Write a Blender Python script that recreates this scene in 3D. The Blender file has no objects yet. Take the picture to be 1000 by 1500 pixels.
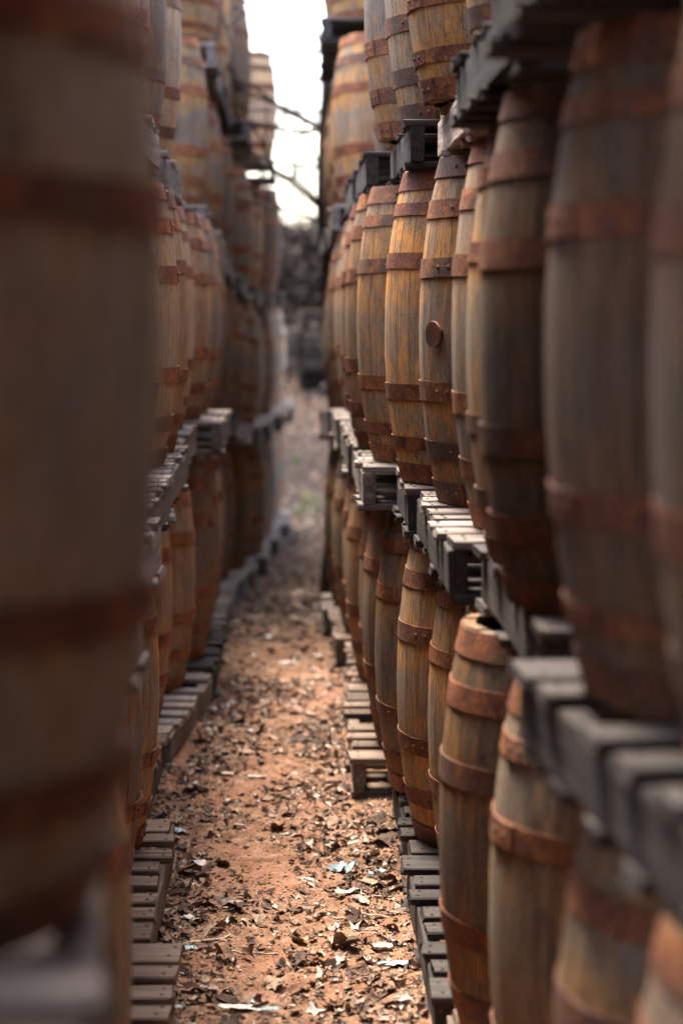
import bpy, bmesh, math, random
from mathutils import Vector, Matrix, noise
R = math.radians
rnd = random.Random(7)
scene = bpy.context.scene
COL = scene.collection

# ------------------------------------------------------------------ camera, sky, sun, exposure
FPX = 3130.0                       # focal length in pixels of the 1000x1500 photograph
EYE = 1.70
cam_d = bpy.data.cameras.new('camera')
cam = bpy.data.objects.new('camera', cam_d); COL.objects.link(cam)
cam.location = (0, 0, EYE); cam.rotation_euler = (R(90), 0, 0)
cam_d.sensor_fit = 'VERTICAL'; cam_d.sensor_height = 36.0; cam_d.sensor_width = 24.0
cam_d.lens = FPX / 1500 * 36.0
cam_d.shift_x = 70 / 1500; cam_d.shift_y = -315 / 1500
cam_d.clip_start = 0.05; cam_d.clip_end = 2000
cam_d.dof.use_dof = True; cam_d.dof.focus_distance = 5.9; cam_d.dof.aperture_fstop = 2.2
scene.camera = cam

SUN_EL, SUN_AZ = 66.0, -20.0       # azimuth measured from +Y (down the aisle) towards +X
world = bpy.data.worlds.new('World'); scene.world = world; world.use_nodes = True
wn = world.node_tree; wn.nodes.clear()
sky = wn.nodes.new('ShaderNodeTexSky'); sky.sky_type = 'NISHITA'; sky.sun_disc = False
sky.sun_elevation = R(SUN_EL); sky.sun_rotation = R(SUN_AZ)
sky.air_density = 1.0; sky.dust_density = 3.5; sky.ozone_density = 0.6
bg = wn.nodes.new('ShaderNodeBackground'); bg.inputs['Strength'].default_value = 0.12
wo = wn.nodes.new('ShaderNodeOutputWorld')
wn.links.new(sky.outputs[0], bg.inputs['Color']); wn.links.new(bg.outputs[0], wo.inputs['Surface'])
sun_d = bpy.data.lights.new('sun', 'SUN'); sun_d.energy = 1.5; sun_d.angle = R(14); sun_d.color = (1.0, 0.90, 0.78)
sun = bpy.data.objects.new('sun', sun_d); COL.objects.link(sun)
sdir = Vector((math.sin(R(SUN_AZ)) * math.cos(R(SUN_EL)), math.cos(R(SUN_AZ)) * math.cos(R(SUN_EL)), math.sin(R(SUN_EL))))
sun.rotation_euler = sdir.to_track_quat('Z', 'Y').to_euler(); sun.location = (0, 5, 12)
vs = scene.view_settings
vs.view_transform = 'Standard'; vs.look = 'None'; vs.gamma = 1.0; vs.use_curve_mapping = False
vs.exposure = 3.25
scene.render.engine = 'CYCLES'
scene.cycles.max_bounces = 6; scene.cycles.diffuse_bounces = 3; scene.cycles.glossy_bounces = 2

# ------------------------------------------------------------------ helpers
def tag(o, label, cat, group=None):
    o['label'] = label; o['category'] = cat
    if group: o['group'] = group
    return o
def empty(name, loc=(0, 0, 0), rot=(0, 0, 0)):
    o = bpy.data.objects.new(name, None); COL.objects.link(o)
    o.location = loc; o.rotation_euler = rot; o.empty_display_size = 0.1
    return o
def put(name, mesh, parent=None, loc=(0, 0, 0), rot=(0, 0, 0), color=None):
    o = bpy.data.objects.new(name, mesh); COL.objects.link(o)
    if parent is not None: o.parent = parent
    o.location = loc; o.rotation_euler = rot
    if color: o.color = (color[0], color[1], color[2], color[3] if len(color) > 3 else 1)
    return o
def mk(name, verts, faces, mat, smooth=True, sharp=35, sv=None):
    m = bpy.data.meshes.new(name)
    m.from_pydata(verts, [], faces)
    if mat: m.materials.append(mat)
    if smooth:
        m.polygons.foreach_set('use_smooth', [True] * len(m.polygons))
        if sharp: m.set_sharp_from_angle(angle=R(sharp))
    a = m.attributes.new('sv', 'FLOAT', 'FACE')
    if sv: a.data.foreach_set('value', sv)
    m.update()
    return m
def smooth01(a, b, x):
    t = min(1, max(0, (x - a) / (b - a))); return t * t * (3 - 2 * t)

# ------------------------------------------------------------------ materials
class NT:
    def __init__(s, name):
        s.m = bpy.data.materials.new(name); s.m.use_nodes = True
        s.t = s.m.node_tree; s.t.nodes.clear()
        s.out = s.n('ShaderNodeOutputMaterial'); s.b = s.n('ShaderNodeBsdfPrincipled')
        s.l(s.b.outputs[0], s.out.inputs[0])
    def n(s, k, **kw):
        x = s.t.nodes.new(k)
        for a, v in kw.items(): setattr(x, a, v)
        return x
    def l(s, a, b): s.t.links.new(a, b)
    def val(s, sock, v):
        if isinstance(v, (int, float, tuple)): sock.default_value = v
        else: s.l(v, sock)
    def math(s, op, a, b=0.0, clamp=False):
        x = s.n('ShaderNodeMath', operation=op, use_clamp=clamp)
        s.val(x.inputs[0], a); s.val(x.inputs[1], b); return x.outputs[0]
    def vmath(s, op, a, b):
        x = s.n('ShaderNodeVectorMath', operation=op); s.val(x.inputs[0], a); s.val(x.inputs[1], b); return x.outputs[0]
    def noise(s, vec, scale, detail=4, rough=0.55, dist=0.0):
        x = s.n('ShaderNodeTexNoise'); s.l(vec, x.inputs['Vector'])
        x.inputs['Scale'].default_value = scale; x.inputs['Detail'].default_value = detail
        x.inputs['Roughness'].default_value = rough; x.inputs['Distortion'].default_value = dist
        return x.outputs[0]
    def ramp(s, fac, stops, interp='LINEAR'):
        x = s.n('ShaderNodeValToRGB'); x.color_ramp.interpolation = interp
        el = x.color_ramp.elements
        while len(el) < len(stops): el.new(0.5)
        for e, (p, c) in zip(el, stops):
            e.position = p; e.color = (c, c, c, 1) if isinstance(c, (int, float)) else (*c, 1)
        s.l(fac, x.inputs[0]); return x.outputs[0]
    def mix(s, fac, a, b, mode='MIX'):
        x = s.n('ShaderNodeMix', data_type='RGBA', blend_type=mode)
        s.val(x.inputs[0], fac)
        for k, v in ((6, a), (7, b)):
            if isinstance(v, tuple): x.inputs[k].default_value = (*v, 1)
            else: s.l(v, x.inputs[k])
        return x.outputs[2]
    def bump(s, h, strength, dist, prev=None):
        x = s.n('ShaderNodeBump'); x.inputs['Strength'].default_value = strength; x.inputs['Distance'].default_value = dist
        s.l(h, x.inputs['Height'])
        if prev: s.l(prev, x.inputs['Normal'])
        return x.outputs[0]
    def rand(s):
        oi = s.n('ShaderNodeObjectInfo'); at = s.n('ShaderNodeAttribute', attribute_name='sv')
        s.alpha = oi.outputs['Alpha']
        return s.math('FRACT', s.math('ADD', oi.outputs['Random'], at.outputs['Fac'])), oi.outputs['Color']
    def coords(s, rv, scale=(1, 1, 1), k=(17.0, 11.0, 23.0)):
        tc = s.n('ShaderNodeTexCoord')
        off = s.vmath('MULTIPLY', s.comb(rv, rv, rv), k)
        return s.vmath('MULTIPLY', s.vmath('ADD', tc.outputs['Object'], off), scale), tc.outputs['Object']
    def comb(s, a, b, c):
        x = s.n('ShaderNodeCombineXYZ'); s.val(x.inputs[0], a); s.val(x.inputs[1], b); s.val(x.inputs[2], c); return x.outputs[0]
    def sep(s, v):
        x = s.n('ShaderNodeSeparateXYZ'); s.l(v, x.inputs[0]); return x.outputs
    def done(s, col, rough=0.8, normal=None, spec=0.3, metal=0.0):
        s.val(s.b.inputs['Base Color'], col if not isinstance(col, tuple) else (*col, 1)); s.val(s.b.inputs['Roughness'], rough)
        s.b.inputs['Specular IOR Level'].default_value = spec; s.b.inputs['Metallic'].default_value = metal
        if normal: s.l(normal, s.b.inputs['Normal'])
        return s.m

def stave_mat():
    s = NT('oak_stave'); rv, tint = s.rand()
    pos = s.n('ShaderNodeNewGeometry').outputs['Position']
    g, raw = s.coords(rv, (105, 105, 5.0))
    c1, _ = s.coords(rv, (1, 1, 1))
    grain = s.noise(g, 1.0, 3, 0.65, 0.5)
    fine, _ = s.coords(rv, (260, 260, 16)); fgr = s.noise(fine, 1.0, 2, 0.65)
    speck = s.noise(c1, 150.0, 2, 0.7)
    blot = s.noise(s.vmath('MULTIPLY', pos, (7.0, 7.0, 3.2)), 1.0, 4, 0.70)
    gg = s.math('ADD', s.math('MULTIPLY', grain, 0.38), s.math('ADD', s.math('MULTIPLY', fgr, 0.32), s.math('MULTIPLY', speck, 0.30)))
    col = s.ramp(gg, [(0.32, (0.055, 0.034, 0.020)), (0.43, (0.155, 0.097, 0.054)), (0.53, (0.25, 0.165, 0.094)), (0.66, (0.38, 0.27, 0.165))])
    grey = s.ramp(gg, [(0.32, (0.055, 0.046, 0.038)), (0.48, (0.175, 0.142, 0.110)), (0.66, (0.33, 0.28, 0.225))])
    col = s.mix(s.ramp(blot, [(0.40, 0.05), (0.60, 0.9)]), col, grey)
    # iron stain that has run out of the hoops into the wood
    z = s.sep(raw)[2]
    za = s.math('ADD', z, 0.5)
    band = s.ramp(za, [(0.0, 0.5), (0.10, 0.5), (0.17, 0.7), (0.25, 0.4), (0.30, 0.9), (0.38, 0.5), (0.5, 0.05), (0.57, 0.7), (0.65, 1.0), (0.76, 0.5), (0.84, 0.5), (0.95, 0.5)])
    st = s.noise(s.vmath('MULTIPLY', s.vmath('ADD', pos, s.vmath('MULTIPLY', s.comb(rv, rv, rv), (.05, .05, .22))), (9.0, 9.0, 7.0)), 1.0, 5, 0.74, 0.3)
    stain = s.math('MULTIPLY', s.ramp(s.math('ADD', st, s.math('MULTIPLY', band, 0.20)), [(0.57, 0.0), (0.70, 1.0)]), s.math('MULTIPLY', s.alpha, 0.85))
    scol = s.mix(s.ramp(gg, [(0.35, 0.0), (0.62, 1.0)]), (0.19, 0.082, 0.026), (0.54, 0.275, 0.078))
    col = s.mix(stain, col, scol)
    # dark weather stains, checks and specks
    dk, _ = s.coords(rv, (85, 85, 2.6), (5.0, 3.0, 2.0))
    chk = s.ramp(s.noise(dk, 1.0, 3, 0.72), [(0.63, 0.0), (0.68, 0.85)])
    col = s.mix(chk, col, (0.020, 0.014, 0.011))
    damp = s.ramp(s.noise(s.vmath('MULTIPLY', pos, (5.0, 5.0, 2.0)), 1.3, 4, 0.72), [(0.56, 0.0), (0.74, 0.6)])
    col = s.mix(damp, col, (0.030, 0.023, 0.019))
    spots = s.ramp(speck, [(0.66, 0.0), (0.72, 0.7)])
    col = s.mix(spots, col, (0.018, 0.013, 0.010))
    col = s.mix(1.0, col, s.ramp(rv, [(0.0, 0.84), (0.5, 1.0), (1.0, 1.13)]), 'MULTIPLY')
    col = s.mix(1.0, col, tint, 'MULTIPLY')
    saw, _ = s.coords(rv, (14, 14, 230)); sw = s.noise(saw, 1.0, 1, 0.5)
    hh = s.math('ADD', s.math('MULTIPLY', grain, 0.6), s.math('MULTIPLY', fgr, 0.5)); hh = s.math('ADD', hh, s.math('MULTIPLY', sw, 0.22)); hh = s.math('SUBTRACT', hh, s.math('MULTIPLY', chk, 0.6))
    nb = s.bump(hh, 0.5, 0.0022)
    return s.done(col, s.ramp(gg, [(0.3, 0.9), (0.8, 0.66)]), nb, 0.28)
def hoop_mat():
    s = NT('rusted_iron'); rv, tint = s.rand()
    c, raw = s.coords(rv)
    a = s.noise(c, 14.0, 4, 0.72); b = s.noise(c, 110.0, 4, 0.85); d = s.noise(c, 4.0, 3, 0.5)
    col = s.ramp(s.math('ADD', s.math('MULTIPLY', a, 0.42), s.math('MULTIPLY', b, 0.58)),
                 [(0.34, (0.020, 0.011, 0.008)), (0.45, (0.110, 0.039, 0.020)), (0.53, (0.210, 0.078, 0.034)), (0.62, (0.43, 0.185, 0.052))])
    dark = s.ramp(b, [(0.3, (0.030, 0.024, 0.021)), (0.7, (0.12, 0.085, 0.065))])
    f = s.ramp(s.math('ADD', d, s.math('MULTIPLY', rv, 0.32)), [(0.70, 0.0), (0.84, 0.7)])
    col = s.mix(f, col, dark)
    col = s.mix(1.0, col, tint, 'MULTIPLY')
    nb = s.bump(s.math('ADD', a, s.math('MULTIPLY', b, 0.5)), 0.5, 0.004)
    return s.done(col, s.ramp(a, [(0.3, 0.62), (0.7, 0.88)]), nb, 0.4, 0.25)
def pallet_mat():
    s = NT('weathered_pallet_wood'); rv, tint = s.rand()
    g, raw = s.coords(rv, (2.5, 55, 55)); grain = s.noise(g, 1.0, 6, 0.65, 0.3)
    bl, _ = s.coords(rv, (5, 12, 12)); bt = s.noise(bl, 1.0, 4, 0.6)
    col = s.ramp(grain, [(0.28, (0.030, 0.025, 0.022)), (0.5, (0.115, 0.095, 0.082)), (0.75, (0.255, 0.22, 0.19))])
    col = s.mix(s.ramp(bt, [(0.45, 0.0), (0.7, 0.6)]), col, (0.13, 0.085, 0.055))
    chk = s.ramp(s.noise(g, 0.6, 4, 0.7), [(0.62, 0.0), (0.70, 0.85)])
    col = s.mix(chk, col, (0.012, 0.010, 0.009))
    col = s.mix(1.0, col, s.ramp(rv, [(0.0, 0.7), (1.0, 1.3)]), 'MULTIPLY')
    col = s.mix(1.0, col, tint, 'MULTIPLY')
    nb = s.bump(s.math('SUBTRACT', grain, s.math('MULTIPLY', chk, 0.6)), 0.7, 0.005)
    return s.done(col, 0.85, nb, 0.25)
def ground_mat():
    s = NT('sandy_dirt'); tc = s.n('ShaderNodeTexCoord'); p = tc.outputs['Object']
    a = s.noise(p, 1.7, 4, 0.6); b = s.noise(p, 14.0, 6, 0.7); c = s.noise(p, 120.0, 4, 0.75)
    col = s.ramp(s.math('ADD', s.math('MULTIPLY', b, 0.6), s.math('MULTIPLY', c, 0.4)),
                 [(0.37, (0.060, 0.033, 0.021)), (0.45, (0.155, 0.080, 0.046)), (0.53, (0.245, 0.132, 0.078)), (0.66, (0.41, 0.26, 0.17))])
    red = s.ramp(c, [(0.3, (0.15, 0.066, 0.038)), (0.7, (0.37, 0.175, 0.098))])
    col = s.mix(s.ramp(a, [(0.45, 0.0), (0.62, 0.6)]), col, red)
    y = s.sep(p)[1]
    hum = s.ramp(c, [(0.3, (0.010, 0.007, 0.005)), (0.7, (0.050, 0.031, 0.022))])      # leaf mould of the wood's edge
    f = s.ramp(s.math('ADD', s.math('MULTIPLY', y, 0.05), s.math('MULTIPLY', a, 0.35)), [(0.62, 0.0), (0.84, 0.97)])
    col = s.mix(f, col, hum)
    nb = s.bump(b, 0.8, 0.02); nb = s.bump(c, 0.8, 0.005, nb)
    return s.done(col, 0.95, nb, 0.15)
def leaf_mat():
    s = NT('dry_leaf'); rv, tint = s.rand(); c, raw = s.coords(rv)
    col = s.ramp(rv, [(0.0, (0.045, 0.027, 0.018)), (0.22, (0.095, 0.052, 0.032)), (0.45, (0.17, 0.090, 0.050)), (0.68, (0.27, 0.17, 0.11)), (0.87, (0.39, 0.29, 0.22)), (1.0, (0.56, 0.49, 0.42))])
    b = s.noise(c, 90.0, 4, 0.7)
    col = s.mix(1.0, col, s.ramp(b, [(0.3, 0.5), (0.7, 1.35)]), 'MULTIPLY')
    col = s.mix(1.0, col, tint, 'MULTIPLY')
    return s.done(col, 0.75, s.bump(b, 0.5, 0.002), 0.3)
def plain(name, a, b, scale=40, rough=0.8, transl=0.0):
    s = NT(name); rv, tint = s.rand(); c, raw = s.coords(rv); n = s.noise(c, scale, 5, 0.65)
    col = s.mix(1.0, s.mix(s.ramp(n, [(0.35, 0.0), (0.65, 1.0)]), a, b), s.ramp(rv, [(0.0, 0.7), (1.0, 1.3)]), 'MULTIPLY')
    return s.done(col, rough, s.bump(n, 0.4, 0.004), 0.25)
M_STAVE, M_HOOP, M_PAL, M_GND, M_LEAF = stave_mat(), hoop_mat(), pallet_mat(), ground_mat(), leaf_mat()
M_HEAD = plain('oak_head', (0.16, 0.12, 0.085), (0.42, 0.35, 0.27), 30)
M_BARK = plain('bark', (0.026, 0.019, 0.015), (0.085, 0.064, 0.050), 25, 0.95)
M_NAIL = plain('nail_iron', (0.012, 0.010, 0.009), (0.05, 0.03, 0.02), 80)
M_PAPER = plain('torn_pale_paper', (0.26, 0.22, 0.18), (0.62, 0.60, 0.56), 60)
M_BLUE = plain('torn_blue_paper', (0.18, 0.24, 0.23), (0.40, 0.53, 0.54), 70)
M_CHIP = plain('split_wood', (0.36, 0.26, 0.17), (0.60, 0.50, 0.38), 50)
M_GREEN = plain('bush_leaf', (0.020, 0.030, 0.012), (0.075, 0.085, 0.030), 8)
M_BROWNLEAF = plain('brown_bush_leaf', (0.014, 0.009, 0.007), (0.060, 0.036, 0.024), 8)
M_GRASS = plain('weed_blade', (0.07, 0.09, 0.02), (0.17, 0.20, 0.04), 8)
M_CLOD = plain('dirt_clod', (0.10, 0.058, 0.036), (0.38, 0.26, 0.17), 60, 0.95)

# ------------------------------------------------------------------ ground
def zt(y):                                   # the aisle runs downhill, then the ground climbs into the wood
    z = -0.45 * smooth01(9.5, 17.0, y)
    z += 1.5 * smooth01(21.5, 36.0, y) + 2.5 * smooth01(34, 120, y)
    return z
def bumps(x, y):
    a = noise.noise(Vector((x * 2.1, y * 2.1, 3.3))) * 0.018
    a += noise.noise(Vector((x * 6.5, y * 6.5, 8.1))) * 0.015
    a += noise.noise(Vector((x * 17.0, y * 17.0, 1.7))) * 0.0095
    a += noise.noise(Vector((x * 41.0, y * 41.0, 5.7))) * 0.0048
    k = smooth01(0.62, 0.42, abs(x + 0.03)) if y < 21 else 1.0
    a += 0.004 * noise.noise(Vector((x * 75.0, y * 75.0, 2.2))) if y < 9.5 else 0
    return a * k - 0.006 + 0.024 * smooth01(.20, .42, abs(x + .03)) * (1 if 3 < y < 21 else 0) + (noise.noise(Vector((x * .5, y * .5, 0))) * 0.15 * smooth01(20, 26, y))
def gz(x, y): return zt(y) + bumps(x, y)
def axis(parts):
    out = []
    for a, b, n in parts: out += [a + (b - a) * i / n for i in range(n)]
    out.append(parts[-1][1]); return out
xs = axis([(-600, -60, 6), (-60, -8, 8), (-8, -1.2, 12), (-1.2, -0.62, 8), (-0.62, 0.56, 66), (0.56, 1.2, 8), (1.2, 8, 12), (8, 60, 8), (60, 600, 6)])
ys = axis([(-300, -10, 6), (-10, 3.6, 14), (3.6, 9.0, 330), (9.0, 14, 160), (14, 24, 110), (24, 45, 40), (45, 120, 14), (120, 1200, 10)])
gv = [(x, y, gz(x, y)) for y in ys for x in xs]
nx = len(xs)
gf = [(j * nx + i, j * nx + i + 1, (j + 1) * nx + i + 1, (j + 1) * nx + i) for j in range(len(ys) - 1) for i in range(nx - 1)]
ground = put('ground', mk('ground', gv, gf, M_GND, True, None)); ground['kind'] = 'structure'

# ------------------------------------------------------------------ barrel pieces (shared meshes, z = 0 at mid height)
H2, RB, RH = 0.445, 0.306, 0.251
def prof(z): 
    t = abs(z) / H2
    return RB - (RB - RH) * (0.80 * t ** 2 + 0.20 * t ** 3)
def stave_geo(wdeg, seed, ang=0.0, rows=11):
    q = random.Random(seed); h = R(wdeg) / 2
    V, F = [], []
    dz0, dz1 = q.uniform(-.003, .003), q.uniform(-.003, .003)
    wob = [q.uniform(-.0004, .0004) for _ in range(rows)]; pr = q.uniform(-.0008, .0009)
    gl, gr = q.uniform(.0001, .0004), q.uniform(.0001, .0004)
    for i in range(rows):
        z = -H2 + 2 * H2 * i / (rows - 1)
        r = prof(z) + pr + wob[i] * .5
        if i == 0: z += dz0
        if i == rows - 1: z += dz1
        el, er = -h + (gl + max(0, wob[i])) / r, h - (gr + max(0, -wob[i])) / r
        c = .0016 / r
        for a, rr in ((el, r - .0009), (el + c, r), (0, r + .0004), (er - c, r), (er, r - .0009), (er, r - .024), (el, r - .024)):
            V.append((rr * math.cos(a + ang), rr * math.sin(a + ang), z))
    for i in range(rows - 1):
        for k in range(7):
            a, b = i * 7 + k, i * 7 + (k + 1) % 7
            F.append((a, b, b + 7, a + 7))
    F.append(tuple(range(6, -1, -1))); F.append(tuple((rows - 1) * 7 + k for k in range(7)))
    return V, F
WID = {3: 9.0, 4: 12.0, 5: 15.0}
STAVE = {w: [mk('stave', *stave_geo(WID[w], w * 10 + i), M_STAVE, True, 17) for i in range(4)] for w in WID}
BASESEQ = [3] * 8 + [4] * 14 + [5] * 8
def joined_staves(seed):
    q = random.Random(seed); seq = BASESEQ[:]; q.shuffle(seq)
    V, F, S, a = [], [], [], 0.0
    for k, w in enumerate(seq):
        v, f = stave_geo(WID[w], seed * 100 + k, R(a + WID[w] / 2), 9); a += WID[w]
        o = len(V); V += v; F += [tuple(i + o for i in t) for t in f]; S += [q.random()] * len(f)
    return mk('staves', V, F, M_STAVE, True, 17, sv=S)
JOINED = [joined_staves(s) for s in range(1, 6)]
def hoop_geo(zc, w, seg=44):
    V, F = [], []
    z0, z1 = zc - w / 2, zc + w / 2
    r0, r1 = prof(z0) + .0012, prof(z1) + .0012
    t = .0028
    for i in range(seg):
        a = 2 * math.pi * i / seg; ca, sa = math.cos(a), math.sin(a)
        wz = .0012 * math.sin(3 * a + zc * 40)
        for r, z in ((r0, z0), (r0 + t, z0), (r1 + t, z1), (r1, z1)): V.append((r * ca, r * sa, z + wz))
    for i in range(seg):
        j = (i + 1) % seg
        for k in range(4):
            l = (k + 1) % 4
            F.append((i * 4 + k, j * 4 + k, j * 4 + l, i * 4 + l))
    o = len(V); n = 5                                     # the lapped, riveted end
    for i in range(n):
        a = R(-9 + 18 * i / (n - 1)); ca, sa = math.cos(a), math.sin(a); wz = .0012 * math.sin(3 * a + zc * 40)
        for r, z in ((r0 + t - .001, z0 + .001), (r0 + 2 * t, z0 + .001), (r1 + 2 * t, z1 - .001), (r1 + t - .001, z1 - .001)): V.append((r * ca, r * sa, z + wz))
    for i in range(n - 1):
        for k in range(4):
            l = (k + 1) % 4
            F.append((o + i * 4 + k, o + (i + 1) * 4 + k, o + (i + 1) * 4 + l, o + i * 4 + l))
    F.append((o, o + 3, o + 2, o + 1)); e = o + (n - 1) * 4; F.append((e, e + 1, e + 2, e + 3))
    return V, F
def rivet_geo(zc, adeg):
    V, F = [], []
    a0 = R(adeg); r = prof(zc) + .006
    c = Vector((math.cos(a0), math.sin(a0), 0)); t = Vector((-math.sin(a0), math.cos(a0), 0)); u = Vector((0, 0, 1))
    for k, (rr, h) in enumerate(((.0062, 0), (.0055, .0028), (.003, .0045))):
        for i in range(8):
            b = 2 * math.pi * i / 8
            V.append(tuple(c * (r + h) + t * rr * math.cos(b) + u * (zc + rr * math.sin(b))))
    for k in range(2):
        for i in range(8):
            j = (i + 1) % 8; F.append((k * 8 + i, k * 8 + j, k * 8 + 8 + j, k * 8 + 8 + i))
    F.append(tuple(16 + i for i in range(8))); return V, F
LAYOUT = [[(.158, .050), (.310, .048), (.4165, .052)], [(.186, .045), (.332, .036), (.4150, .055)], [(.172, .040), (.322, .040), (.4200, .046)]]
HOOP, RIVET = [], []
for lay in LAYOUT:
    hs, rs = [], []
    for z, w in lay:
        for sgn in (1, -1):
            hs.append(mk('hoop', *hoop_geo(sgn * z, w), M_HOOP))
            rs.append([mk('rivet', *rivet_geo(sgn * z, d), M_HOOP) for d in (-4.5, 3.5)])
    HOOP.append(hs); RIVET.append(rs)
def head_geo(x0, x1, rr, zc, th):
    n = 7; pts = []
    xs_ = [x0 + (x1 - x0) * i / (n - 1) for i in range(n)]
    top = [(x, math.sqrt(max(0, rr * rr - x * x))) for x in xs_]
    pts = top + [(x, -y) for x, y in reversed(top)]
    V = [(x, y, zc) for x, y in pts] + [(x, y, zc - th) for x, y in pts]; m = len(pts)
    F = [tuple(reversed(range(m))), tuple(range(m, 2 * m))] + [(i, (i + 1) % m, m + (i + 1) % m, m + i) for i in range(m)]
    return V, F
RHD = RH - .0225
HB = []
for k in range(6):
    w = 2 * RHD / 6; HB.append(mk('head_board', *head_geo(-RHD + k * w + .0008, -RHD + (k + 1) * w - .0008, RHD, .418 + (.001 if k % 2 else 0), .02), M_HEAD, True, 30))
def head_whole(zc):
    V, F = [], []
    for k in range(6):
        w = 2 * RHD / 6; v, f = head_geo(-RHD + k * w + .0008, -RHD + (k + 1) * w - .0008, RHD, zc + (.001 if k % 2 else 0), .02)
        o = len(V); V += v; F += [tuple(i + o for i in t) for t in f]
    return mk('head', V, F, M_HEAD, True, 30)
HEAD_T, HEAD_B = head_whole(.418), head_whole(-.398)
def bung_mesh():
    V, F = [], []
    prof_ = ((.020, -.02), (.021, .004), (.026, .008), (.0325, .0125), (.0345, .0155), (.033, .0190), (.010, .0178), (.0, .0178))
    n = 20
    for r, h in prof_[:-1]:
        for i in range(n): V.append((h, r * math.cos(2 * math.pi * i / n), r * math.sin(2 * math.pi * i / n)))
    for k in range(len(prof_) - 2):
        for i in range(n):
            j = (i + 1) % n; F.append((k * n + i, k * n + j, (k + 1) * n + j, (k + 1) * n + i))
    k = (len(prof_) - 2) * n; F.append(tuple(k + i for i in range(n)))
    return mk('bung', V, F, M_HOOP)
BUNG = bung_mesh()

def barrel(mat4, tint, detail, lay, seed, rustint, hoop_face=None):
    q = random.Random(seed)
    gx = q.uniform(.955, 1.0); b = empty('barrel'); b.matrix_world = mat4 @ Matrix.Diagonal((gx, gx, 1, 1))
    C = (0, 0, H2)
    if detail:
        seq = BASESEQ[:]; q.shuffle(seq); a = q.uniform(0, 360)
        for w in seq:
            a += WID[w] / 2
            put('stave', q.choice(STAVE[w]), b, C, (0, 0, R(a)), tint); a += WID[w] / 2
    else:
        o = put('staves', q.choice(JOINED), b, C, (0, 0, q.uniform(0, 6.28)), tint); o['kind'] = 'stuff'
    base = q.uniform(0, 6.28) if hoop_face is None else hoop_face
    for k, hm in enumerate(HOOP[lay]):
        h = put('hoop', hm, b, C, (0, 0, base + q.uniform(-.12, .12)), rustint)
        if detail:
            for rm in RIVET[lay][k]: put('rivet', rm, h, color=rustint)
    ha = q.uniform(0, 6.28)
    if detail:
        for m in HB: put('head_board', m, b, C, (0, 0, ha))
    else: put('head', HEAD_T, b, C, (0, 0, ha))
    put('head', HEAD_B, b, C, (0, 0, ha))
    return b

# ------------------------------------------------------------------ pallet pieces
PW = 1.18
def board_geo(L, W, T, seed, nails=None):
    q = random.Random(seed); n = 7; V, F = [], []
    for i in range(n):
        x = -L / 2 + L * i / (n - 1)
        j = lambda s: q.uniform(-s, s)
        e = (0.006 if i in (0, n - 1) else 0.0022)
        dx = lambda: (j(.006) if i in (0, n - 1) else j(.01))
        w0, w1 = W / 2 + j(.0025), W / 2 + j(.0025); c = .0035
        for y, z in ((-w0, -T / 2 + c), (-w0, T / 2 - c), (-w0 + c, T / 2), (w1 - c, T / 2), (w1, T / 2 - c), (w1, -T / 2 + c), (w1 - c, -T / 2), (-w0 + c, -T / 2)):
            V.append((x + dx(), y + j(e * .3), z + j(.0008)))
    for i in range(n - 1):
        for k in range(8):
            a, b = i * 8 + k, i * 8 + (k + 1) % 8
            F.append((a, a + 8, b + 8, b))
    F.append(tuple(range(8))); F.append(tuple(reversed(range((n - 1) * 8, n * 8))))
    nb = len(F)
    if nails:
        for nxp in nails:
            for ny in (-W * .26, W * .26):
                x, y = nxp + q.uniform(-.008, .008), ny + q.uniform(-.008, .008); o = len(V)
                for k in range(6):
                    V.append((x + .0045 * math.cos(k * math.pi / 3), y + .0045 * math.sin(k * math.pi / 3), T / 2 + .0016))
                for k in range(6):
                    V.append((x + .0045 * math.cos(k * math.pi / 3), y + .0045 * math.sin(k * math.pi / 3), T / 2 - .004))
                F.append(tuple(o + k for k in range(6)))
                for k in range(6): F.append((o + k, o + 6 + k, o + 6 + (k + 1) % 6, o + (k + 1) % 6))
    m = mk('board', V, F, M_PAL, True, 30)
    m.materials.append(M_NAIL)
    for p in m.polygons[nb:]: p.material_index = 1
    return m
NX = (-PW / 2 + .022, 0, PW / 2 - .022)
NARROW = [board_geo(PW, .088, .020, 100 + i, NX) for i in range(5)]
WIDE = [board_geo(PW, .138, .020, 200 + i, NX) for i in range(4)]
STRING = {L: [board_geo(L, .042, .098, 300 + i + int(L * 100), None) for i in range(3)] for L in (1.2, 1.0, 0.72)}
def pallet(mat4, L, seed, tint, ntop=8, nbot=6, deck=1.35):
    """x across the aisle (0 = middle), y along it (0 = middle), z = 0 at its underside, 0.138 high"""
    q = random.Random(seed); p = empty('pallet'); p.matrix_world = mat4
    def tn(k=0.18):
        f = 1 + q.uniform(-k, k); return tuple(t * f for t in tint)
    for sx in (-PW / 2 + .023, 0, PW / 2 - .023):
        put('stringer', q.choice(STRING[L]), p, (sx, 0, .069), (0, 0, R(90)), tn())
    for n, z, flip in ((ntop, .128, 0), (nbot, .010, math.pi)):
        n = max(4, round(n * L / 1.2)); span = L - .145
        for k in range(n):
            y = -span / 2 + span * k / (n - 1)
            wide = k in (0, n - 1)
            if not wide and q.random() < .05: continue                     # a lost slat
            put('deck_board' if not flip else 'bottom_board', q.choice(WIDE if wide else NARROW), p,
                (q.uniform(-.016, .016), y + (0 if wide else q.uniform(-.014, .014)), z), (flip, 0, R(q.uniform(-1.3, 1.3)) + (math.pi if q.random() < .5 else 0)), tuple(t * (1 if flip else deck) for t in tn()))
    return p

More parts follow.
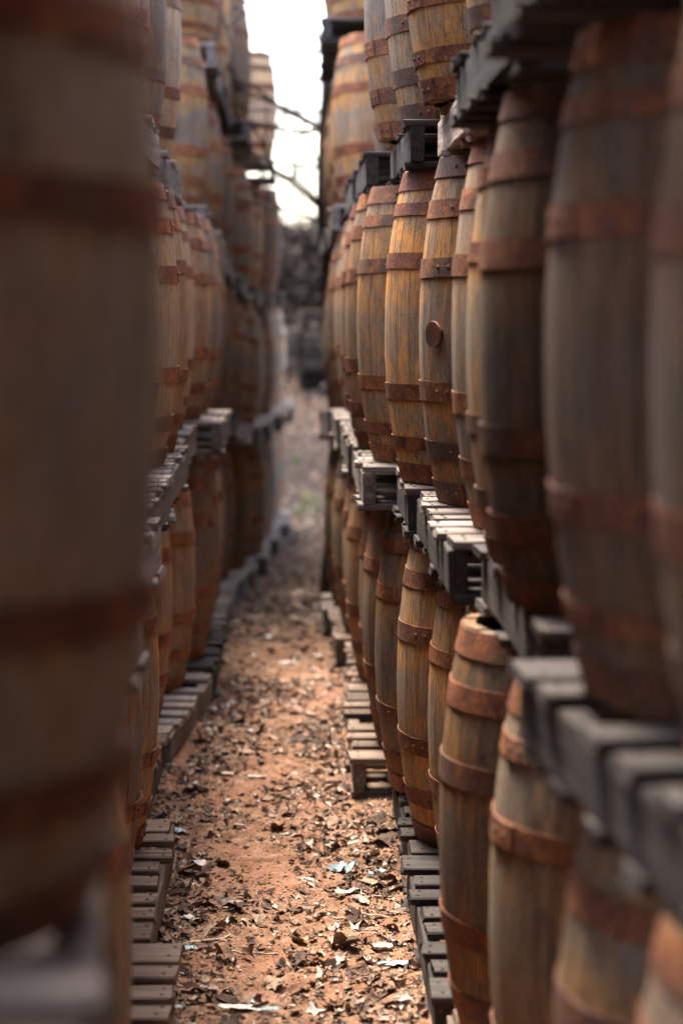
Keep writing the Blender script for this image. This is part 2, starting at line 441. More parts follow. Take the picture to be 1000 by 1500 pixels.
# ------------------------------------------------------------------ the two rows of stacks
GREY, CHAR, PALE, BRN = (1.0, 1.0, 1.0), (0.27, 0.27, 0.28), (2.3, 2.2, 2.1), (0.85, 0.72, 0.62)
# (near end y, aisle-side edge x, turn in degrees, barrel overhang past the edge, tint, length, barrels?)
ADDED_BACK = [(-.6, .36, 0, 0, GREY)]  # unseen stacks behind the camera, added to block rear light
ADDED_END = [(12.6, .42, 0, 0, GREY), (13.9, .45, 0, 0, GREY), (15.2, .5, 0, 0, GREY), (16.5, .55, 0, 0, GREY)]  # hidden set-back stacks, added to shade the far end of the opposite row
RIGHT = [
 ADDED_BACK + [(0.70, .34, 0, 0, GREY), (2.00, .33, 0, 0, BRN), (3.50, .335, 0, .03, BRN), (4.77, .315, 0, -.032, CHAR), (6.02, .325, 0, .05, CHAR, 1.0), (7.24, .20, 0, -.03, BRN), (8.50, .235, 0, .04, BRN), (9.75, .19, 0, .02, BRN), (11.0, .155, 0, .01, GREY)] + ADDED_END,
 ADDED_BACK + [(0.68, .36, 0, 0, GREY), (1.98, .376, 4.7, .01, (.36, .36, .38)), (3.42, .405, 0, .10, (.45, .45, .46)), (4.66, .336, 0, .01, CHAR), (5.95, .318, 0, .05, CHAR, .72), (6.70, .213, 0, .01, GREY), (7.96, .20, 0, .03, GREY), (9.22, .185, 0, 0, GREY), (10.48, .16, 0, 0, GREY)] + [(11.76, .16, 0, 0, GREY)] + [(e[0] + .55,) + e[1:] for e in ADDED_END],
 ADDED_BACK + [(0.72, .34, 0, 0, CHAR), (2.05, .30, 0, -.04, CHAR), (3.38, .345, 0, 0, CHAR), (4.64, .392, 0, .06, PALE), (5.98, .322, 0, .05, CHAR), (7.28, .245, 0, -.03, CHAR), (8.75, .24, 0, -.09, CHAR), (10.75, .19, 0, .01, GREY), (12.0, .16, 0, .0, GREY)] + [(e[0] + .7,) + e[1:] for e in ADDED_END],
 ADDED_BACK + [(0.72, .32, 0, 0, CHAR), (2.05, .32, 0, 0, CHAR), (11.2, .155, 0, 0, CHAR)] + [(e[0] + .7,) + e[1:] for e in ADDED_END],  # its two near stacks are unseen, added to darken the near aisle
]
# aisle-side edge of single barrels that stand out of line
OUT = {('L', 1): [(1.86, -.0945)], ('R', 0): [(3.79, .345), (4.41, .298), (6.21, .295), (6.83, .25)], ('R', 1): [(2.27, .345), (2.89, .358), (3.71, .308), (4.33, .337), (4.95, .362), (5.57, .322), (6.19, .258), (6.99, .208), (7.61, .168)],
       ('R', 2): [(4.93, .375), (5.55, .285), (6.27, .26), (6.89, .222)]}
LEFT = [  # first stack of each level is unseen, added to block rear light
 [(-.6, -.30, 0, 0, GREY), (0.95, -.17, 0, .02, GREY, 1.2, 'far only'), (2.70, -.27, 0, 0, GREY), (3.98, -.285, 0, -.10, BRN), (5.20, -.352, 0, -.02, BRN), (6.45, -.462, 0, .0, BRN), (7.72, -.385, -5.0, -.02, GREY), (9.0, -.33, 0, 0, CHAR), (10.25, -.34, 0, 0, GREY), (11.5, -.35, 0, 0, GREY), (12.75, -.36, 0, 0, GREY), (14.0, -.32, 0, 0, GREY), (15.25, -.28, 0, 0, GREY), (16.5, -.20, 0, 0, GREY), (17.75, -.12, 0, 0, GREY), (19.0, -.03, 0, 0, GREY)],
 [(-.6, -.30, 0, 0, GREY), (0.95, -.142, 4.9, .0, (1.25, 1.15, 1.1), 1.2, 'far only'), (2.72, -.27, 0, 0, GREY), (3.98, -.32, 0, 0, GREY), (5.24, -.365, 0, 0, GREY), (6.46, -.375, 0, .02, GREY), (7.72, -.42, -1.5, .03, GREY), (8.98, -.30, 0, -.03, GREY), (10.25, -.34, 0, 0, GREY), (11.5, -.35, 0, 0, CHAR), (12.75, -.34, 0, 0, GREY), (14.0, -.30, 0, 0, PALE), (15.25, -.24, 0, 0, GREY), (16.5, -.17, 0, 0, GREY), (17.75, -.09, 0, 0, GREY), (19.0, .0, 0, 0, GREY)],
 [(-.6, -.30, 0, 0, GREY), (0.95, -.17, 0, .03, GREY, 1.2, 'far only'), (2.70, -.33, 0, 0, GREY), (3.95, -.37, 0, 0, GREY), (5.2, -.40, 0, 0, GREY), (7.28, -.44, 0, .02, GREY), (8.54, -.55, 0, .03, GREY), (10.8, -.446, 0, .03, GREY), (12.05, -.42, 0, .02, PALE), (13.3, -.40, 0, .02, GREY), (14.55, -.34, 0, 0, GREY), (15.8, -.26, 0, 0, GREY), (17.05, -.17, 0, 0, GREY), (18.3, -.09, 0, 0, GREY)],
 [(-.6, -.30, 0, 0, GREY), (0.95, -.15, 0, .03, GREY, 1.2, 'far only'), (2.7, -.33, 0, 0, GREY), (11.9, -.44, 0, .03, GREY), (13.15, -.42, 0, .03, CHAR), (14.4, -.30, 0, .02, GREY), (17.0, -.145, 0, .02, GREY)],  # near top-tier stacks are unseen, added to darken the near aisle
]
ORD = ['zero', 'one', 'two', 'three', 'four', 'five', 'six', 'seven', 'eight', 'nine', 'ten', 'eleven', 'twelve', 'thirteen', 'fourteen', 'fifteen', 'sixteen', 'seventeen', 'eighteen', 'nineteen', 'twenty', 'twenty-one', 'twenty-two', 'twenty-three', 'twenty-four', 'twenty-five', 'twenty-six']
TIER = ['ground-tier', 'second-tier', 'third-tier', 'top-tier']
PLVL = ['on the ground', 'under the second tier', 'under the third tier', 'under the top tier']
TINTS = [((1.0, 1.0, 1.0), 'brown'), ((.72, .70, .70), 'dark brown'), ((.86, .88, .92), 'greyish'), ((1.18, 1.12, 1.0), 'tan'), ((1.02, .92, .80), 'brown'), ((.60, .56, .54), 'dark brown')]
SPECIAL = {('R', 1, 5.65): ((1.05, .98, .92), 'tan', 1), ('R', 1, 6.2): ((1.30, 1.14, .90), 'tan', 1), ('R', 1, 3.71): ((.62, .58, .56), 'dark brown', 0), ('R', 1, 2.9): ((.55, .50, .48), 'dark brown', 0)}
def slope(y): return math.atan2(zt(y + .6) - zt(y - .6), 1.2)
seedc = 1000; FRONT = {}
STEP = 1.03
for side, rows in (('R', RIGHT), ('L', LEFT)):
    sg = 1 if side == 'R' else -1
    for lev, lst in enumerate(rows):
        # number of the pallet nearest the bunged barrel's place (y = 5.58)
        ref = min(range(len(lst)), key=lambda i: abs(lst[i][0] + .6 - 5.27))
        for pi, e in enumerate(lst):
            y0, lat, turn, over, tint = e[:5]; L = e[5] if len(e) > 5 else 1.2
            yc = y0 + L / 2; seedc += 1; q = random.Random(seedc)
            base = zt(yc) + lev * STEP
            M = Matrix.Translation((lat + sg * PW / 2, yc, base)) @ Matrix.Rotation(slope(yc), 4, 'X') @ Matrix.Rotation(R(turn), 4, 'Z')
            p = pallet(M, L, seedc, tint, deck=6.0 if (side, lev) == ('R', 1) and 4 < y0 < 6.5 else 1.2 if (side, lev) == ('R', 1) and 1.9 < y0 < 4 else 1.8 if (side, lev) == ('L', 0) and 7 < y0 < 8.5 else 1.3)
            k = pi - ref
            rowname = "same row as the bung" if side == 'R' else "row opposite the bung"
            if k == 0: where = 'level with it'
            else: where = '%s pallet%s %s' % (ORD[abs(k)], 's' if abs(k) > 1 else '', 'treeward' if k > 0 else 'away from tree')
            tone = 'blackened' if tint is CHAR else 'bleached' if tint is PALE else 'brown' if tint is BRN else 'grey'
            tag(p, '%s pallet %s, %s, %s' % (tone, PLVL[lev], rowname, where), 'pallet', 'wooden pallets of the barrel stacks')
            for dy in ((.31,) if len(e) > 6 else (-.12,) if L < .9 else (-.31, .31)):
                for rank in ((0, 1) if 1.5 < yc < 10 and lev < 3 else (0,)):
                    q = random.Random(seedc * 7 + int(dy * 10) + rank * 3)
                    lx = sg * (-PW / 2 - over + RB + .002 + rank * .616)
                    lx += sg * (q.uniform(0, .012) + (q.uniform(-.01, .09) if yc > 11 and side == 'L' and lev < 3 else 0) if rank == 0 else .0)
                    if rank and yc > 11 and side == 'L': lx += sg * .09
                    if rank == 0:
                        for yo, lo in OUT.get((side, lev), ()):
                            if abs(yc + dy - yo) < .08: lx = lo + sg * RB - (lat + sg * PW / 2)
                    Mb = M @ Matrix.Translation((lx, dy + q.uniform(-.003, .003), .140)) @ Matrix.Rotation(R(1.6 if (side, lev) == ('L', 1) and yc < 2 else q.uniform(-.5, .5)), 4, 'Y')
                    yb = yc + dy
                    tn, tw = q.choice(TINTS); lay = q.choice((0, 0, 1, 2)); face = None
                    if q.random() < .6: face = R(q.uniform(185, 250) if side == 'R' else q.uniform(285, 350))
                    bung = side == 'R' and lev == 1 and rank == 0 and abs(yb - 5.57) < .05
                    if side == 'R' and lev == 1 and rank == 0:
                        if bung: tn, tw, lay, face = (1.08, 1.02, .98), 'tan', 0, R(180 + 38)
                        elif abs(yb - 6.19) < .06: tn, tw, lay = (1.35, 1.18, .92), 'tan', 1
                        elif yb < 4.2: tn, tw = (.36, .32, .30), 'dark brown'  # near barrels: dark wood, with shade put into the tint as well
                    if side == 'R' and lev == 0 and yb < 3.5 and rank == 0: tn, tw = (.66, .62, .58), 'dark brown'  # near ground tier likewise carries shade in its tint
                    if side == 'L' and yb < 3: tn, tw, lay = (1.2, 1.17, 1.15), 'brown', 2
                    if side == 'L' and yb > 11: tn = tuple(.8 * t for t in tn)  # far barrels toned down: shade put into the tint
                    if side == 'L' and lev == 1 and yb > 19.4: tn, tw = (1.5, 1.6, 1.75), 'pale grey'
                    if side == 'L' and lev == 3 and yb > 16: tn, tw = (2.6, 2.45, 2.25), 'glare-lightened tan'  # glare from the bright sky put into the tint
                    det = rank == 0 and lev < 3 and ((1.6 < yb < 10 and not (lev == 2 and yb < 4.5) and not (lev == 0 and yb < 2.2)) if side == 'R' else (1.6 < yb < 2.3 and lev == 1) or 5.0 < yb < 10)
                    rt = q.choice(((1, 1, 1), (1, 1, 1), (.75, .7, .7), (1.15, 1.1, 1.0), (.9, .8, .8)))
                    sa = q.choice((.4, .6, .8, 1.0)) if side == 'R' else q.choice((.25, .4, .6, .9))
                    if side == 'R' and lev == 1 and 5.3 < yb < 6.4 and rank == 0: sa = 1.0
                    if side == 'L' and yb < 3: sa = .12
                    if side == 'L' and yb > 10: sa = q.choice((.4, .7, 1.0))
                    if side == 'R' and lev == 2 and 10 < yb < 12.5 and rank == 0: tn, tw, sa = (1.35, 1.22, 1.05), 'tan', 1.0  # sunlight put into the tint, plus full rust stain
                    if side == 'R' and lev == 1 and yb < 4.2: rt, sa = (.55, .48, .46), .35  # hoops of the near barrels darkened too, shade in their tint
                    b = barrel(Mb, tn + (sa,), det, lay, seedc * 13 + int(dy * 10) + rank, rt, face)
                    if bung:
                        bg_ = put('bung', BUNG, b, (RB * math.cos(R(180 + 30)), RB * math.sin(R(180 + 30)), H2 - .012), (0, 0, R(180 + 30)), (.8, .7, .68))
                        bg_['label'] = 'round rusty bung plug standing proud of a stave'
                        tag(b, 'tan oak barrel with a round rusty bung sticking out of its bilge', 'barrel', 'front barrels of the stacks')
                    elif rank:
                        tag(b, 'oak barrel in the back rank, %s, %s' % (TIER[lev], rowname), 'barrel', 'back rank barrels, %s %s' % (TIER[lev], rowname))
                    else:
                        FRONT.setdefault((side, lev), []).append((yb, b, tw, rowname))
for (side, lev), lst in FRONT.items():
    lst.sort(key=lambda t: t[0]); zero = min(range(len(lst)), key=lambda i: abs(lst[i][0] - 5.57))
    if (side, lev) == ('R', 1): zero = sum(1 for t in lst if t[0] < 5.5)
    for i, (yb, b, tw, rowname) in enumerate(lst):
        k2 = i - zero
        if (side, lev) == ('R', 1) and k2 >= 0: k2 += 1
        w2 = 'level with it' if k2 == 0 else '%s place%s %s' % (ORD[abs(k2)], 's' if abs(k2) > 1 else '', 'treeward' if k2 > 0 else 'away from tree')
        tag(b, '%s oak barrel, %s, %s, %s' % (tw, TIER[lev], rowname, w2), 'barrel', 'front barrels of the stacks')

# unseen cross row of stacks, added behind the camera to block rear light
for lev in range(4):
    for k, x in enumerate((-1.27, 0.0, 1.27)):
        M = Matrix.Translation((x, -1.85, zt(-1.85) + lev * STEP)) @ Matrix.Rotation(R(90), 4, 'Z')
        p = pallet(M, 1.2, 4000 + lev * 10 + k, GREY)
        tag(p, 'grey pallet %s of the added cross row, %s' % (PLVL[lev], ('end by the opposite row', 'middle', "end by the bung's row")[k]), 'pallet', 'pallets of the added cross row')
        for dx in (-.31, .31):
            b = barrel(Matrix.Translation((x + dx, -1.85 + .28, zt(-1.85) + lev * STEP + .14)), (.9, .88, .86, .3), False, 0, 4100 + lev * 10 + k + int(dx * 10), (1, 1, 1))
            tag(b, 'oak barrel, %s, in the added cross row blocking rear light' % TIER[lev], 'barrel', 'added cross row barrels, %s' % TIER[lev])

# ------------------------------------------------------------------ a stack of empty pallets at the end of the aisle
for k in range(7):
    px, py = .66 + rnd.uniform(-.03, .03), 30.2 + rnd.uniform(-.03, .03)
    p = pallet(Matrix.Translation((px, py, gz(.66, 30.2) + .0 + k * .1385)) @ Matrix.Rotation(R(rnd.uniform(-4, 4)), 4, 'Z'), 1.2, 900 + k, (.62, .52, .46))
    tag(p, 'empty grey pallet in the stack at the end of the aisle, %s' % ('lowest' if k == 0 else 'topmost' if k == 6 else '%s from below' % ORD[k + 1]), 'pallet', 'empty pallets stacked at the end of the aisle')

# ------------------------------------------------------------------ trees and bushes
def tube(V, F, pts, radii, n=7):
    o = len(V)
    for i, (p, r) in enumerate(zip(pts, radii)):
        d = (pts[min(i + 1, len(pts) - 1)] - pts[max(i - 1, 0)]).normalized()
        a = d.cross(Vector((0.3, 1, 0.1))).normalized(); b = d.cross(a)
        for k in range(n):
            t = 2 * math.pi * k / n; V.append(tuple(p + a * r * math.cos(t) + b * r * math.sin(t)))
    for i in range(len(pts) - 1):
        for k in range(n):
            F.append((o + i * n + k, o + i * n + (k + 1) % n, o + (i + 1) * n + (k + 1) % n, o + (i + 1) * n + k))
    F.append(tuple(o + (len(pts) - 1) * n + k for k in range(n)))
def grow(V, F, p, d, length, r, depth, q, leaves=None, droop=.1):
    n = 6; pts, rad = [p.copy()], [r]
    for i in range(n):
        d = (d + Vector((q.uniform(-.22, .22), q.uniform(-.22, .22), q.uniform(-.16, .2)))).normalized()
        p = p + d * length / n; pts.append(p.copy()); rad.append(r * (1 - .75 * (i + 1) / n))
    tube(V, F, pts, rad, 6 if depth > 1 else 4)
    if leaves is not None and depth <= 1: leaves += pts[2:]
    if depth > 0:
        for k in range(3 + (depth > 1)):
            i = q.randint(2, n); dd = (d + Vector((q.uniform(-1, 1), q.uniform(-1, 1), q.uniform(-.4, .8)))).normalized()
            grow(V, F, pts[i], dd, length * q.uniform(.45, .7), rad[i] * .75 + .002, depth - 1, q, leaves)
def leaf_cloud(pts, mat, q, per, spread, size):
    V, F, S = [], [], []
    for p in pts:
        for _ in range(per):
            c = p + Vector((q.gauss(0, spread), q.gauss(0, spread), q.gauss(0, spread)))
            a = Vector((q.uniform(-1, 1), q.uniform(-1, 1), q.uniform(-1, 1))).normalized(); b = a.cross(Vector((q.uniform(-1, 1), q.uniform(-1, 1), q.uniform(-1, 1)))).normalized()
            s = size * q.uniform(.6, 1.3); o = len(V); nrm = a.cross(b) * s * .15
            V += [tuple(c - a * s), tuple(c + b * s * .45 + nrm), tuple(c + a * s), tuple(c - b * s * .45 + nrm)]
            F += [(o, o + 1, o + 2), (o, o + 2, o + 3)]; r_ = q.random(); S += [r_, r_]
    return mk('foliage', V, F, mat, False, None, sv=S)
def tree(x, y, h, r, seed, label, crown_leaf=None, limbs=None, lean=(0, 0)):
    q = random.Random(seed); t = empty('tree', (x, y, gz(x, y) - .05)); tag(t, label, 'tree', 'bare trees beyond the stacks')
    V, F = [], []; n = 14
    pts = [Vector((lean[0] * i / n + .05 * math.sin(i * .9), lean[1] * i / n + .04 * math.cos(i * .7), h * i / n)) for i in range(n + 1)]
    rad = [r * (1.5 if i == 0 else 1.12 if i == 1 else 1.0) * (1 - .72 * i / n) for i in range(n + 1)]
    tube(V, F, pts, rad, 10)
    put('trunk', mk('trunk', V, F, M_BARK), t)
    V, F, lv = [], [], []
    for i in range(26):
        k = q.randint(5, n); a = q.uniform(0, 6.28)
        grow(V, F, pts[k], Vector((math.cos(a), math.sin(a), q.uniform(-.1, .5))).normalized(), h * q.uniform(.14, .26), rad[k] * .42, 2, q, lv)
    for (hz, d, ln, rr) in (limbs or ()):
        k = min(range(n + 1), key=lambda i: abs(pts[i].z - hz)); grow(V, F, Vector((pts[k].x, pts[k].y, hz)), Vector(d).normalized(), ln, rr, 2, q, lv)
    put('crown', mk('crown', V, F, M_BARK), t)
    return t
tree(.245, 14.6, 7.5, .058, 5, 'slim dark tree trunk with bare side branches at the end of the bunged barrel\'s row', limbs=[(3.35, (-1, .2, .12), 1.1, .011), (3.72, (-1, -.1, .2), 1.2, .012), (2.6, (-1, .5, .25), .8, .012), (2.95, (-1, .3, .3), .9, .012)])
for i, (x, y, h, r, lb) in enumerate([(-2.2, 38, 6.0, .10, 'short bare tree standing apart on the wooded bank'), (.9, 44, 7.0, .12, 'bare tree on the bank in line with the empty pallet stack'), (-.75, 52, 7.5, .11, 'tall bare tree farthest back on the wooded bank')]):
    tree(x, y, h, r, 40 + i, lb)
def added_shade_tree(x, y, h, seed, label):  # unseen trees, crowns above the frame, added to shade the aisle's end
    q = random.Random(seed); t = empty('tree', (x, y, gz(x, y) - .05)); tag(t, label, 'tree', 'leafy trees added for shade at the edge of the wood')
    V, F, lv = [], [], []; n = 12
    pts = [Vector((.12 * math.sin(i * .8), .1 * math.cos(i * .6), h * i / n)) for i in range(n + 1)]; rad = [.19 * (1.4 if i == 0 else 1) * (1 - .75 * i / n) for i in range(n + 1)]
    tube(V, F, pts, rad, 10)
    for i in range(22):
        k = q.randint(8, n); a = i * 2.4 + q.uniform(-.4, .4)
        grow(V, F, pts[k], Vector((math.cos(a), math.sin(a), q.uniform(.05, .6))).normalized(), q.uniform(2.2, 4.2), rad[k] * .5 + .01, 2, q, lv)
    put('trunk', mk('trunk', V, F, M_BARK), t)
    put('crown', leaf_cloud([p for p in lv if p.z > h * .62], M_GREEN, q, 3, .28, .11), t)
added_shade_tree(-2.9, 25.5, 9.6, 91, 'tall leafy tree shading the wood\'s edge behind the row opposite the bung')
added_shade_tree(2.6, 27.5, 10.2, 92, 'tall leafy tree shading the wood\'s edge behind the bung\'s row')
added_shade_tree(.9, 40.0, 14.0, 93, 'tallest leafy tree, added for shade deep in the wood behind the bushes')
def bush(x, y, w, h, seed, brown, label):
    q = random.Random(seed); z0 = gz(x, y); b = empty('bush', (x, y, z0)); tag(b, label, 'bush', 'bushes on the wooded bank')
    V, F, lv = [], [], []
    for i in range(9):
        a = q.uniform(0, 6.28)
        grow(V, F, Vector((q.uniform(-.2, .2) * w, q.uniform(-.2, .2) * w, 0)), Vector((math.cos(a) * .55, math.sin(a) * .55, 1)).normalized(), h * q.uniform(.55, .85), .02, 2, q, lv)
    put('stems', mk('stems', V, F, M_BARK), b)
    lim = [p for p in lv if p.z < h * 1.05 and p.z > 0.02]
    put('foliage', leaf_cloud(lim, M_BROWNLEAF if brown else M_GREEN, q, 9, .14, .055), b)
for i, (x, y, w, h, br, lb) in enumerate([(-.75, 31.5, 1.3, 1.9, 1, 'tangled brown bush past the end of the row opposite the bung'), (.6, 32.5, 1.5, 1.9, 1, 'tangled brown bush right behind the empty pallet stack'),
        (-.1, 33.8, 1.6, 1.8, 1, 'dark brown bush at the centre of the bank, behind the nearer bushes'), (1.9, 27, 1.4, 2.2, 0, 'dark green bush standing out among the brown bushes'), (-2.2, 28.5, 1.6, 2.2, 1, 'tall brown bush hidden behind the row opposite the bung'),
        (-1.1, 36, 1.8, 1.7, 1, 'low brown bush high on the wooded bank under the tall bare tree'), (1.2, 36.5, 1.8, 1.7, 1, 'low brown bush high on the bank under the middle bare tree')]):
    bush(x, y, w, h, 70 + i, br, lb)
def tuft(x, y, seed):
    q = random.Random(seed); V, F = [], []
    for i in range(12):
        a = q.uniform(0, 6.28); l = q.uniform(.06, .15); bx, by = q.gauss(0, .05), q.gauss(0, .05); w = .006
        dx, dy = math.cos(a), math.sin(a); o = len(V)
        for k in range(4):
            t = k / 3; ww = w * (1 - t * .85); rr = l * .6 * t * t
            V += [(bx + dx * rr - dy * ww, by + dy * rr + dx * ww, l * t), (bx + dx * rr + dy * ww, by + dy * rr - dx * ww, l * t)]
        for k in range(3): F.append((o + 2 * k, o + 2 * k + 1, o + 2 * k + 3, o + 2 * k + 2))
    o = put('weed_tuft', mk('weed_tuft', V, F, M_GRASS), None, (x, y, gz(x, y) - .01))
    tag(o, 'yellow-green weed tuft on the leafy ground past the stacks', 'weed', 'weed tufts past the stacks')
for i, (px, py, D) in enumerate([(445, 705, 21.8), (460, 702, 22.0), (437, 735, 20.9), (417, 742, 20.5), (450, 728, 21.2), (436, 620, 25), (438, 650, 24), (455, 745, 20.6), (452, 690, 22.4)]):
    tuft((px - 430) / (FPX / D), D, 300 + i)

# ------------------------------------------------------------------ leaf litter, scraps and clods on the aisle floor
def leaf_geo(seed, size=1.0):
    q = random.Random(seed); kind = seed % 3; n = 12; out = []
    for i in range(n):
        t = 2 * math.pi * i / n
        r = .5 * (1 + .12 * q.uniform(-1, 1))
        if kind == 1: r *= 1 + .38 * math.cos(5 * t) 
        x, y = r * math.cos(t), r * math.sin(t) * (.52 if kind != 1 else .85)
        out.append((x, y))
    cu, cv, tw = q.uniform(.3, 1.5), q.uniform(-.9, 1.3), q.uniform(-.8, .8)
    def bend(x, y):
        return (x * size, y * size, (abs(y) * cu * .7 + x * x * cv + x * y * tw + q.uniform(-.085, .085)) * size)
    V = [bend(x * 1.0, y) for x, y in out] + [bend(x * .5, y * .45) for x, y in out] + [bend(0, 0)]
    F = []
    for i in range(n):
        j = (i + 1) % n; F += [(i, j, n + j, n + i), (n + i, n + j, 2 * n)]
    zmin = min(v[2] for v in V)
    V = [(a, b, c - zmin) for a, b, c in V]
    return V, F
def tone_leaf(name, a, b):
    t = NT(name); rv, _ = t.rand(); c, raw = t.coords(rv); n = t.noise(c, 5.0, 5, 0.7)
    col = t.mix(t.ramp(n, [(0.3, 0.0), (0.7, 1.0)]), a, b)
    col = t.mix(1.0, col, t.ramp(rv, [(0.0, 0.7), (1.0, 1.3)]), 'MULTIPLY')
    return t.done(col, 0.7, t.bump(n, 0.5, 0.05), 0.3)
TONES = [('dark brown', tone_leaf('dark_leaf', (.030, .018, .012), (.12, .068, .042))), ('russet', tone_leaf('russet_leaf', (.10, .045, .022), (.26, .125, .06))),
         ('tan', tone_leaf('tan_leaf', (.20, .125, .075), (.40, .28, .19))), ('bleached greyish', tone_leaf('bleached_leaf', (.27, .215, .17), (.50, .43, .36)))]
SHAPES = ['oval', 'lobed', 'curled']
LEAVES = [[mk('leaf', *leaf_geo(s), m, True, 50) for s in range(9)] for _, m in TONES]
def aisle_edges(y):
    """free floor between the pallets at distance y"""
    l = [e[1] for e in LEFT[0] if e[0] - .05 <= y <= e[0] + 1.25]; r = [e[1] for e in RIGHT[0] if e[0] - .05 <= y <= e[0] + 1.25]
    if y > 20.4: return (-1.3, 1.3)
    return (min(max(l) if l else -.34, .2), min(r) if r else .5)
def spot(q, y0, y1, margin=.02):
    for _ in range(60):
        y = y1 + (y0 - y1) * q.random() ** .7 if False else q.uniform(y0, y1)
        l, r = aisle_edges(y); x = q.uniform(l + margin, r - margin)
        side = min(x - l, r - x) / max(.01, (r - l) / 2)
        den = .34 + .6 * (1 - side) ** 1.3 + .9 * noise.noise(Vector((x * 3.2, y * 2.0, 9.0)))
        if y > 11: den += .5
        if q.random() < den: return x, y
    return x, y
q = random.Random(77)
for i in range(290):
    x, y = spot(q, 4.7, 8.6, .035); ti = q.choices((0, 1, 2, 3), (36, 28, 27, 9))[0]; k = q.randrange(9)
    o = put('leaf', LEAVES[ti][k], None, (x, y, gz(x, y) + .001), (R(q.uniform(-22, 22)), R(q.uniform(-22, 22)), q.uniform(0, 6.28)))
    s = q.choice((.026, .032, .038, .045, .055, .075)) * q.uniform(.8, 1.15); o.scale = (s, s, s * q.uniform(.5, 1.1))
    l, r = aisle_edges(y); u = (x - l) / (r - l)
    where = 'beside the pallets opposite the bung' if u < .3 else 'beside the pallets of the bung\'s row' if u > .7 else 'in the middle of the aisle floor'
    tag(o, '%s%s %s dry leaf %s' % ('large ' if s > .056 else '', TONES[ti][0], SHAPES[k % 3], where), 'leaf', 'dry leaves on the aisle floor')
V, F, S = [], [], []
GEO = [leaf_geo(s) for s in range(9)]
for i in range(15000):
    far = i % 4 == 0
    x, y = spot(q, 8.5 if far else 4.6, 31.0 if far else 9.5, .004)
    v, f = GEO[q.randrange(9)]; s = .004 + .027 * q.random() ** 3.0 if not far else q.uniform(.015, .045) * (1.7 if y > 20 else 1)
    if q.random() < .12: s *= 1.7
    rot = Matrix.Translation((x, y, gz(x, y) + .0005)) @ Matrix.Rotation(q.uniform(0, 6.28), 4, 'Z') @ Matrix.Rotation(R(q.uniform(-30, 30)), 4, 'X') @ Matrix.Diagonal((s * q.uniform(.6, 1.6), s, s * q.uniform(.6, 1.4), 1))
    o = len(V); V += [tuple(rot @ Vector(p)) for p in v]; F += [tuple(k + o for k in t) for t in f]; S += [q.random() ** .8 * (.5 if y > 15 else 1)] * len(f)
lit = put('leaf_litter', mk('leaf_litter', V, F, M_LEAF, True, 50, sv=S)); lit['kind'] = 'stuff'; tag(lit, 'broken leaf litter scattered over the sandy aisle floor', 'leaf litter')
V, F, S = [], [], []
OC = [(1, 0, 0), (0, 1, 0), (-1, 0, 0), (0, -1, 0), (0, 0, 1), (0, 0, -1)]; OF = [(0, 1, 4), (1, 2, 4), (2, 3, 4), (3, 0, 4), (1, 0, 5), (2, 1, 5), (3, 2, 5), (0, 3, 5)]
for i in range(10000):
    y = 4.5 + 8.5 * q.random() ** 1.4; l, r = aisle_edges(y); x = q.uniform(l, r); s = q.uniform(.002, .006) * (1 if q.random() < .93 else 2.2)
    o = len(V); z = gz(x, y)
    V += [(x + a * s * q.uniform(.6, 1.5), y + b * s * q.uniform(.6, 1.5), z + c * s * q.uniform(.5, 1.1)) for a, b, c in OC]; F += [tuple(k + o for k in t) for t in OF]; S += [q.random()] * 8
cl = put('dirt_crumbs', mk('dirt_crumbs', V, F, M_CLOD, True, None, sv=S)); cl['kind'] = 'stuff'; tag(cl, 'loose crumbs of orange-brown dirt on the aisle floor', 'dirt')
def px_ground(px, py):
    y = FPX * EYE / (py - 435); x = (px - 430) * y / FPX; return x, y
def scrap(name, px, py, w, d, rot, mat, label, cat, seed, jag=.25, crumple=.25, th=.0015):
    q = random.Random(seed); w *= .78; d *= .78; x, y = px_ground(px, py); nx_, ny_ = 7, 4; top = []
    for j in range(ny_):
        for i in range(nx_):
            u, v = i / (nx_ - 1) - .5, j / (ny_ - 1) - .5
            e = jag * (1 if i in (0, nx_ - 1) else .4)
            top.append((w * u + d * e * q.uniform(-.5, .5), d * v + d * jag * q.uniform(-.3, .3), d * crumple * q.uniform(0, 1)))
    n = len(top); V = [(a, b, c + th) for a, b, c in top] + top
    F = []
    for j in range(ny_ - 1):
        for i in range(nx_ - 1):
            a = j * nx_ + i; F += [(a, a + 1, a + nx_ + 1, a + nx_), (n + a, n + a + nx_, n + a + nx_ + 1, n + a + 1)]
    ring = [i for i in range(nx_)] + [j * nx_ + nx_ - 1 for j in range(1, ny_)] + [(ny_ - 1) * nx_ + i for i in range(nx_ - 2, -1, -1)] + [j * nx_ for j in range(ny_ - 2, 0, -1)]
    for k in range(len(ring)):
        a, b = ring[k], ring[(k + 1) % len(ring)]; F.append((b, a, n + a, n + b))
    o = put(name, mk(name, V, F, mat, True, 40), None, (x, y, gz(x, y) + .003), (R(q.uniform(-6, 10)), R(q.uniform(-6, 6)), R(rot)))
    tag(o, label, cat, 'scraps on the aisle floor'); return o
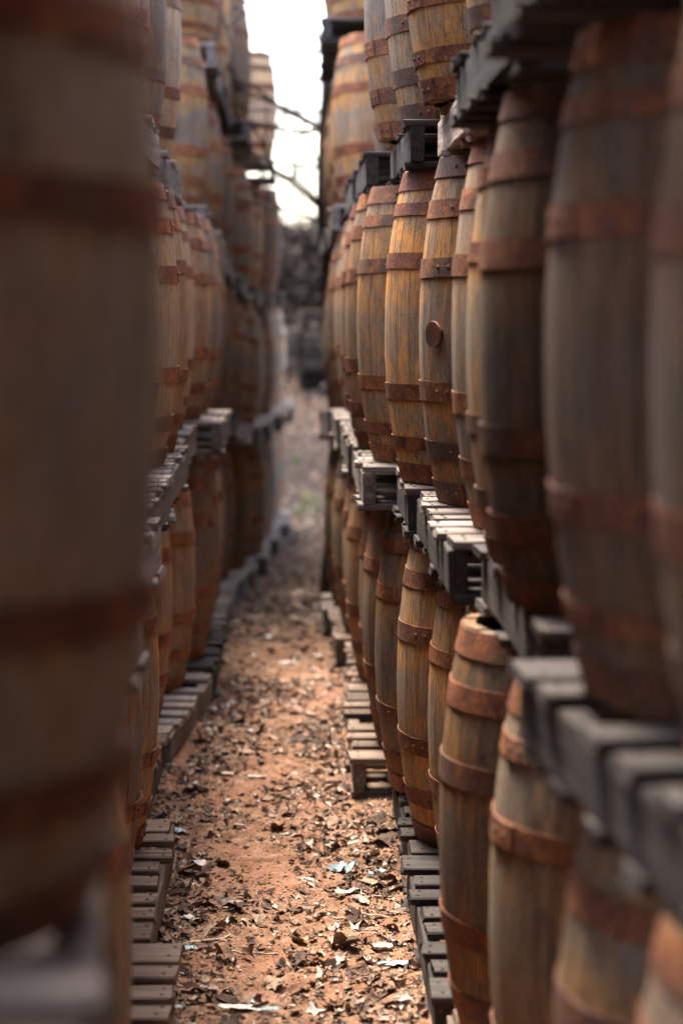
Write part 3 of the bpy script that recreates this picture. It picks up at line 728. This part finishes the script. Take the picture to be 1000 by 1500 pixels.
SC = [
 ('paper_scrap', 577, 1414, .105, .045, -8, M_BLUE, 'long pale blue paper scrap beside the blackened ground pallet', 'scrap'),
 ('paper_scrap', 505, 1270, .085, .06, 10, M_BLUE, 'shredded ragged pale blue paper tuft on the aisle floor', 'scrap'),
 ('paper_scrap', 553, 1274, .055, .025, 18, M_BLUE, 'small rolled pale blue paper beside the shredded blue tuft', 'scrap'),
 ('paper_scrap', 452, 1287, .075, .020, -18, M_PAPER, 'narrow white paper strip near the shredded blue tuft', 'scrap'),
 ('paper_scrap', 352, 1474, .14, .036, -6, M_PAPER, 'long crumpled white paper strip with a bent end', 'scrap'),
 ('paper_scrap', 395, 1478, .05, .03, 8, M_BLUE, 'pale blue paper lying at the tip of the crumpled white strip', 'scrap'),
 ('paper_scrap', 279, 1392, .04, .03, 15, M_BLUE, 'small pale blue paper scrap near the brown pallet corner', 'scrap'),
 ('paper_scrap', 363, 1458, .04, .024, 5, M_BLUE, 'tiny pale blue scrap above the crumpled white strip', 'scrap'),
 ('paper_scrap', 262, 1470, .035, .03, 40, M_BLUE, 'blue-grey scrap tucked against the brown ground pallet', 'scrap'),
 ('paper_scrap', 263, 1226, .05, .06, 30, M_BLUE, 'blue-grey torn scrap by the ground pallet corner', 'scrap'),
 ('wood_chip', 327, 1135, .095, .026, 2, M_CHIP, 'pale split wood strip lying across the aisle', 'wood chip'),
 ('wood_chip', 377, 1137, .08, .022, -4, M_PAPER, 'whitish strip beside the pale split wood strip', 'scrap'),
 ('wood_chip', 528, 1204, .11, .026, -8, M_CHIP, 'flat pale wood sliver on bare sand', 'wood chip'),
 ('paper_scrap', 588, 1334, .05, .035, -12, M_PAPER, 'folded white scrap at the blackened pallet side', 'scrap'),
 ('paper_scrap', 285, 1262, .085, .055, 12, M_PAPER, 'large torn off-white scrap in the leaf drift', 'scrap'),
 ('paper_scrap', 275, 1343, .035, .05, 60, M_PAPER, 'crumpled white scrap in the leaf drift', 'scrap'),
 ('wood_chip', 560, 1394, .06, .03, 4, M_CHIP, 'yellowish wood chip beside the long blue scrap', 'wood chip'),
 ('paper_scrap', 423, 968, .10, .05, 5, M_PAPER, 'white scrap on the red sand further down the aisle', 'scrap'),
 ('paper_scrap', 388, 920, .09, .05, 15, M_PAPER, 'white scrap past the end of the grey ground pallet', 'scrap'),
]
for i, sargs in enumerate(SC): scrap(*sargs[:7], sargs[7], sargs[8], 500 + i, jag=.9 if 'shredded' in sargs[7] else .3, crumple=.6 if 'shredded' in sargs[7] else .22, th=.006 if sargs[0] == 'wood_chip' else .0012)
def twig(px, py, ln, rot, seed, label):
    q = random.Random(seed); x, y = px_ground(px, py); V, F = [], []
    pts = [Vector((ln * (i / 7 - .5), q.uniform(-.008, .008), .006 + q.uniform(0, .006))) for i in range(8)]
    tube(V, F, pts, [.004 * (1 - .4 * i / 7) for i in range(8)], 6)
    o = put('twig', mk('twig', V, F, M_CHIP), None, (x, y, gz(x, y)), (0, 0, R(rot))); tag(o, label, 'twig', 'twigs on the aisle floor')
twig(352, 1392, .20, -8, 1, 'long pale twig lying across the middle of the aisle floor')
twig(300, 1375, .16, 30, 2, 'crooked brown twig in the leaf drift by the ground pallet')
twig(540, 1345, .12, -30, 3, 'short twig near the folded white scrap')
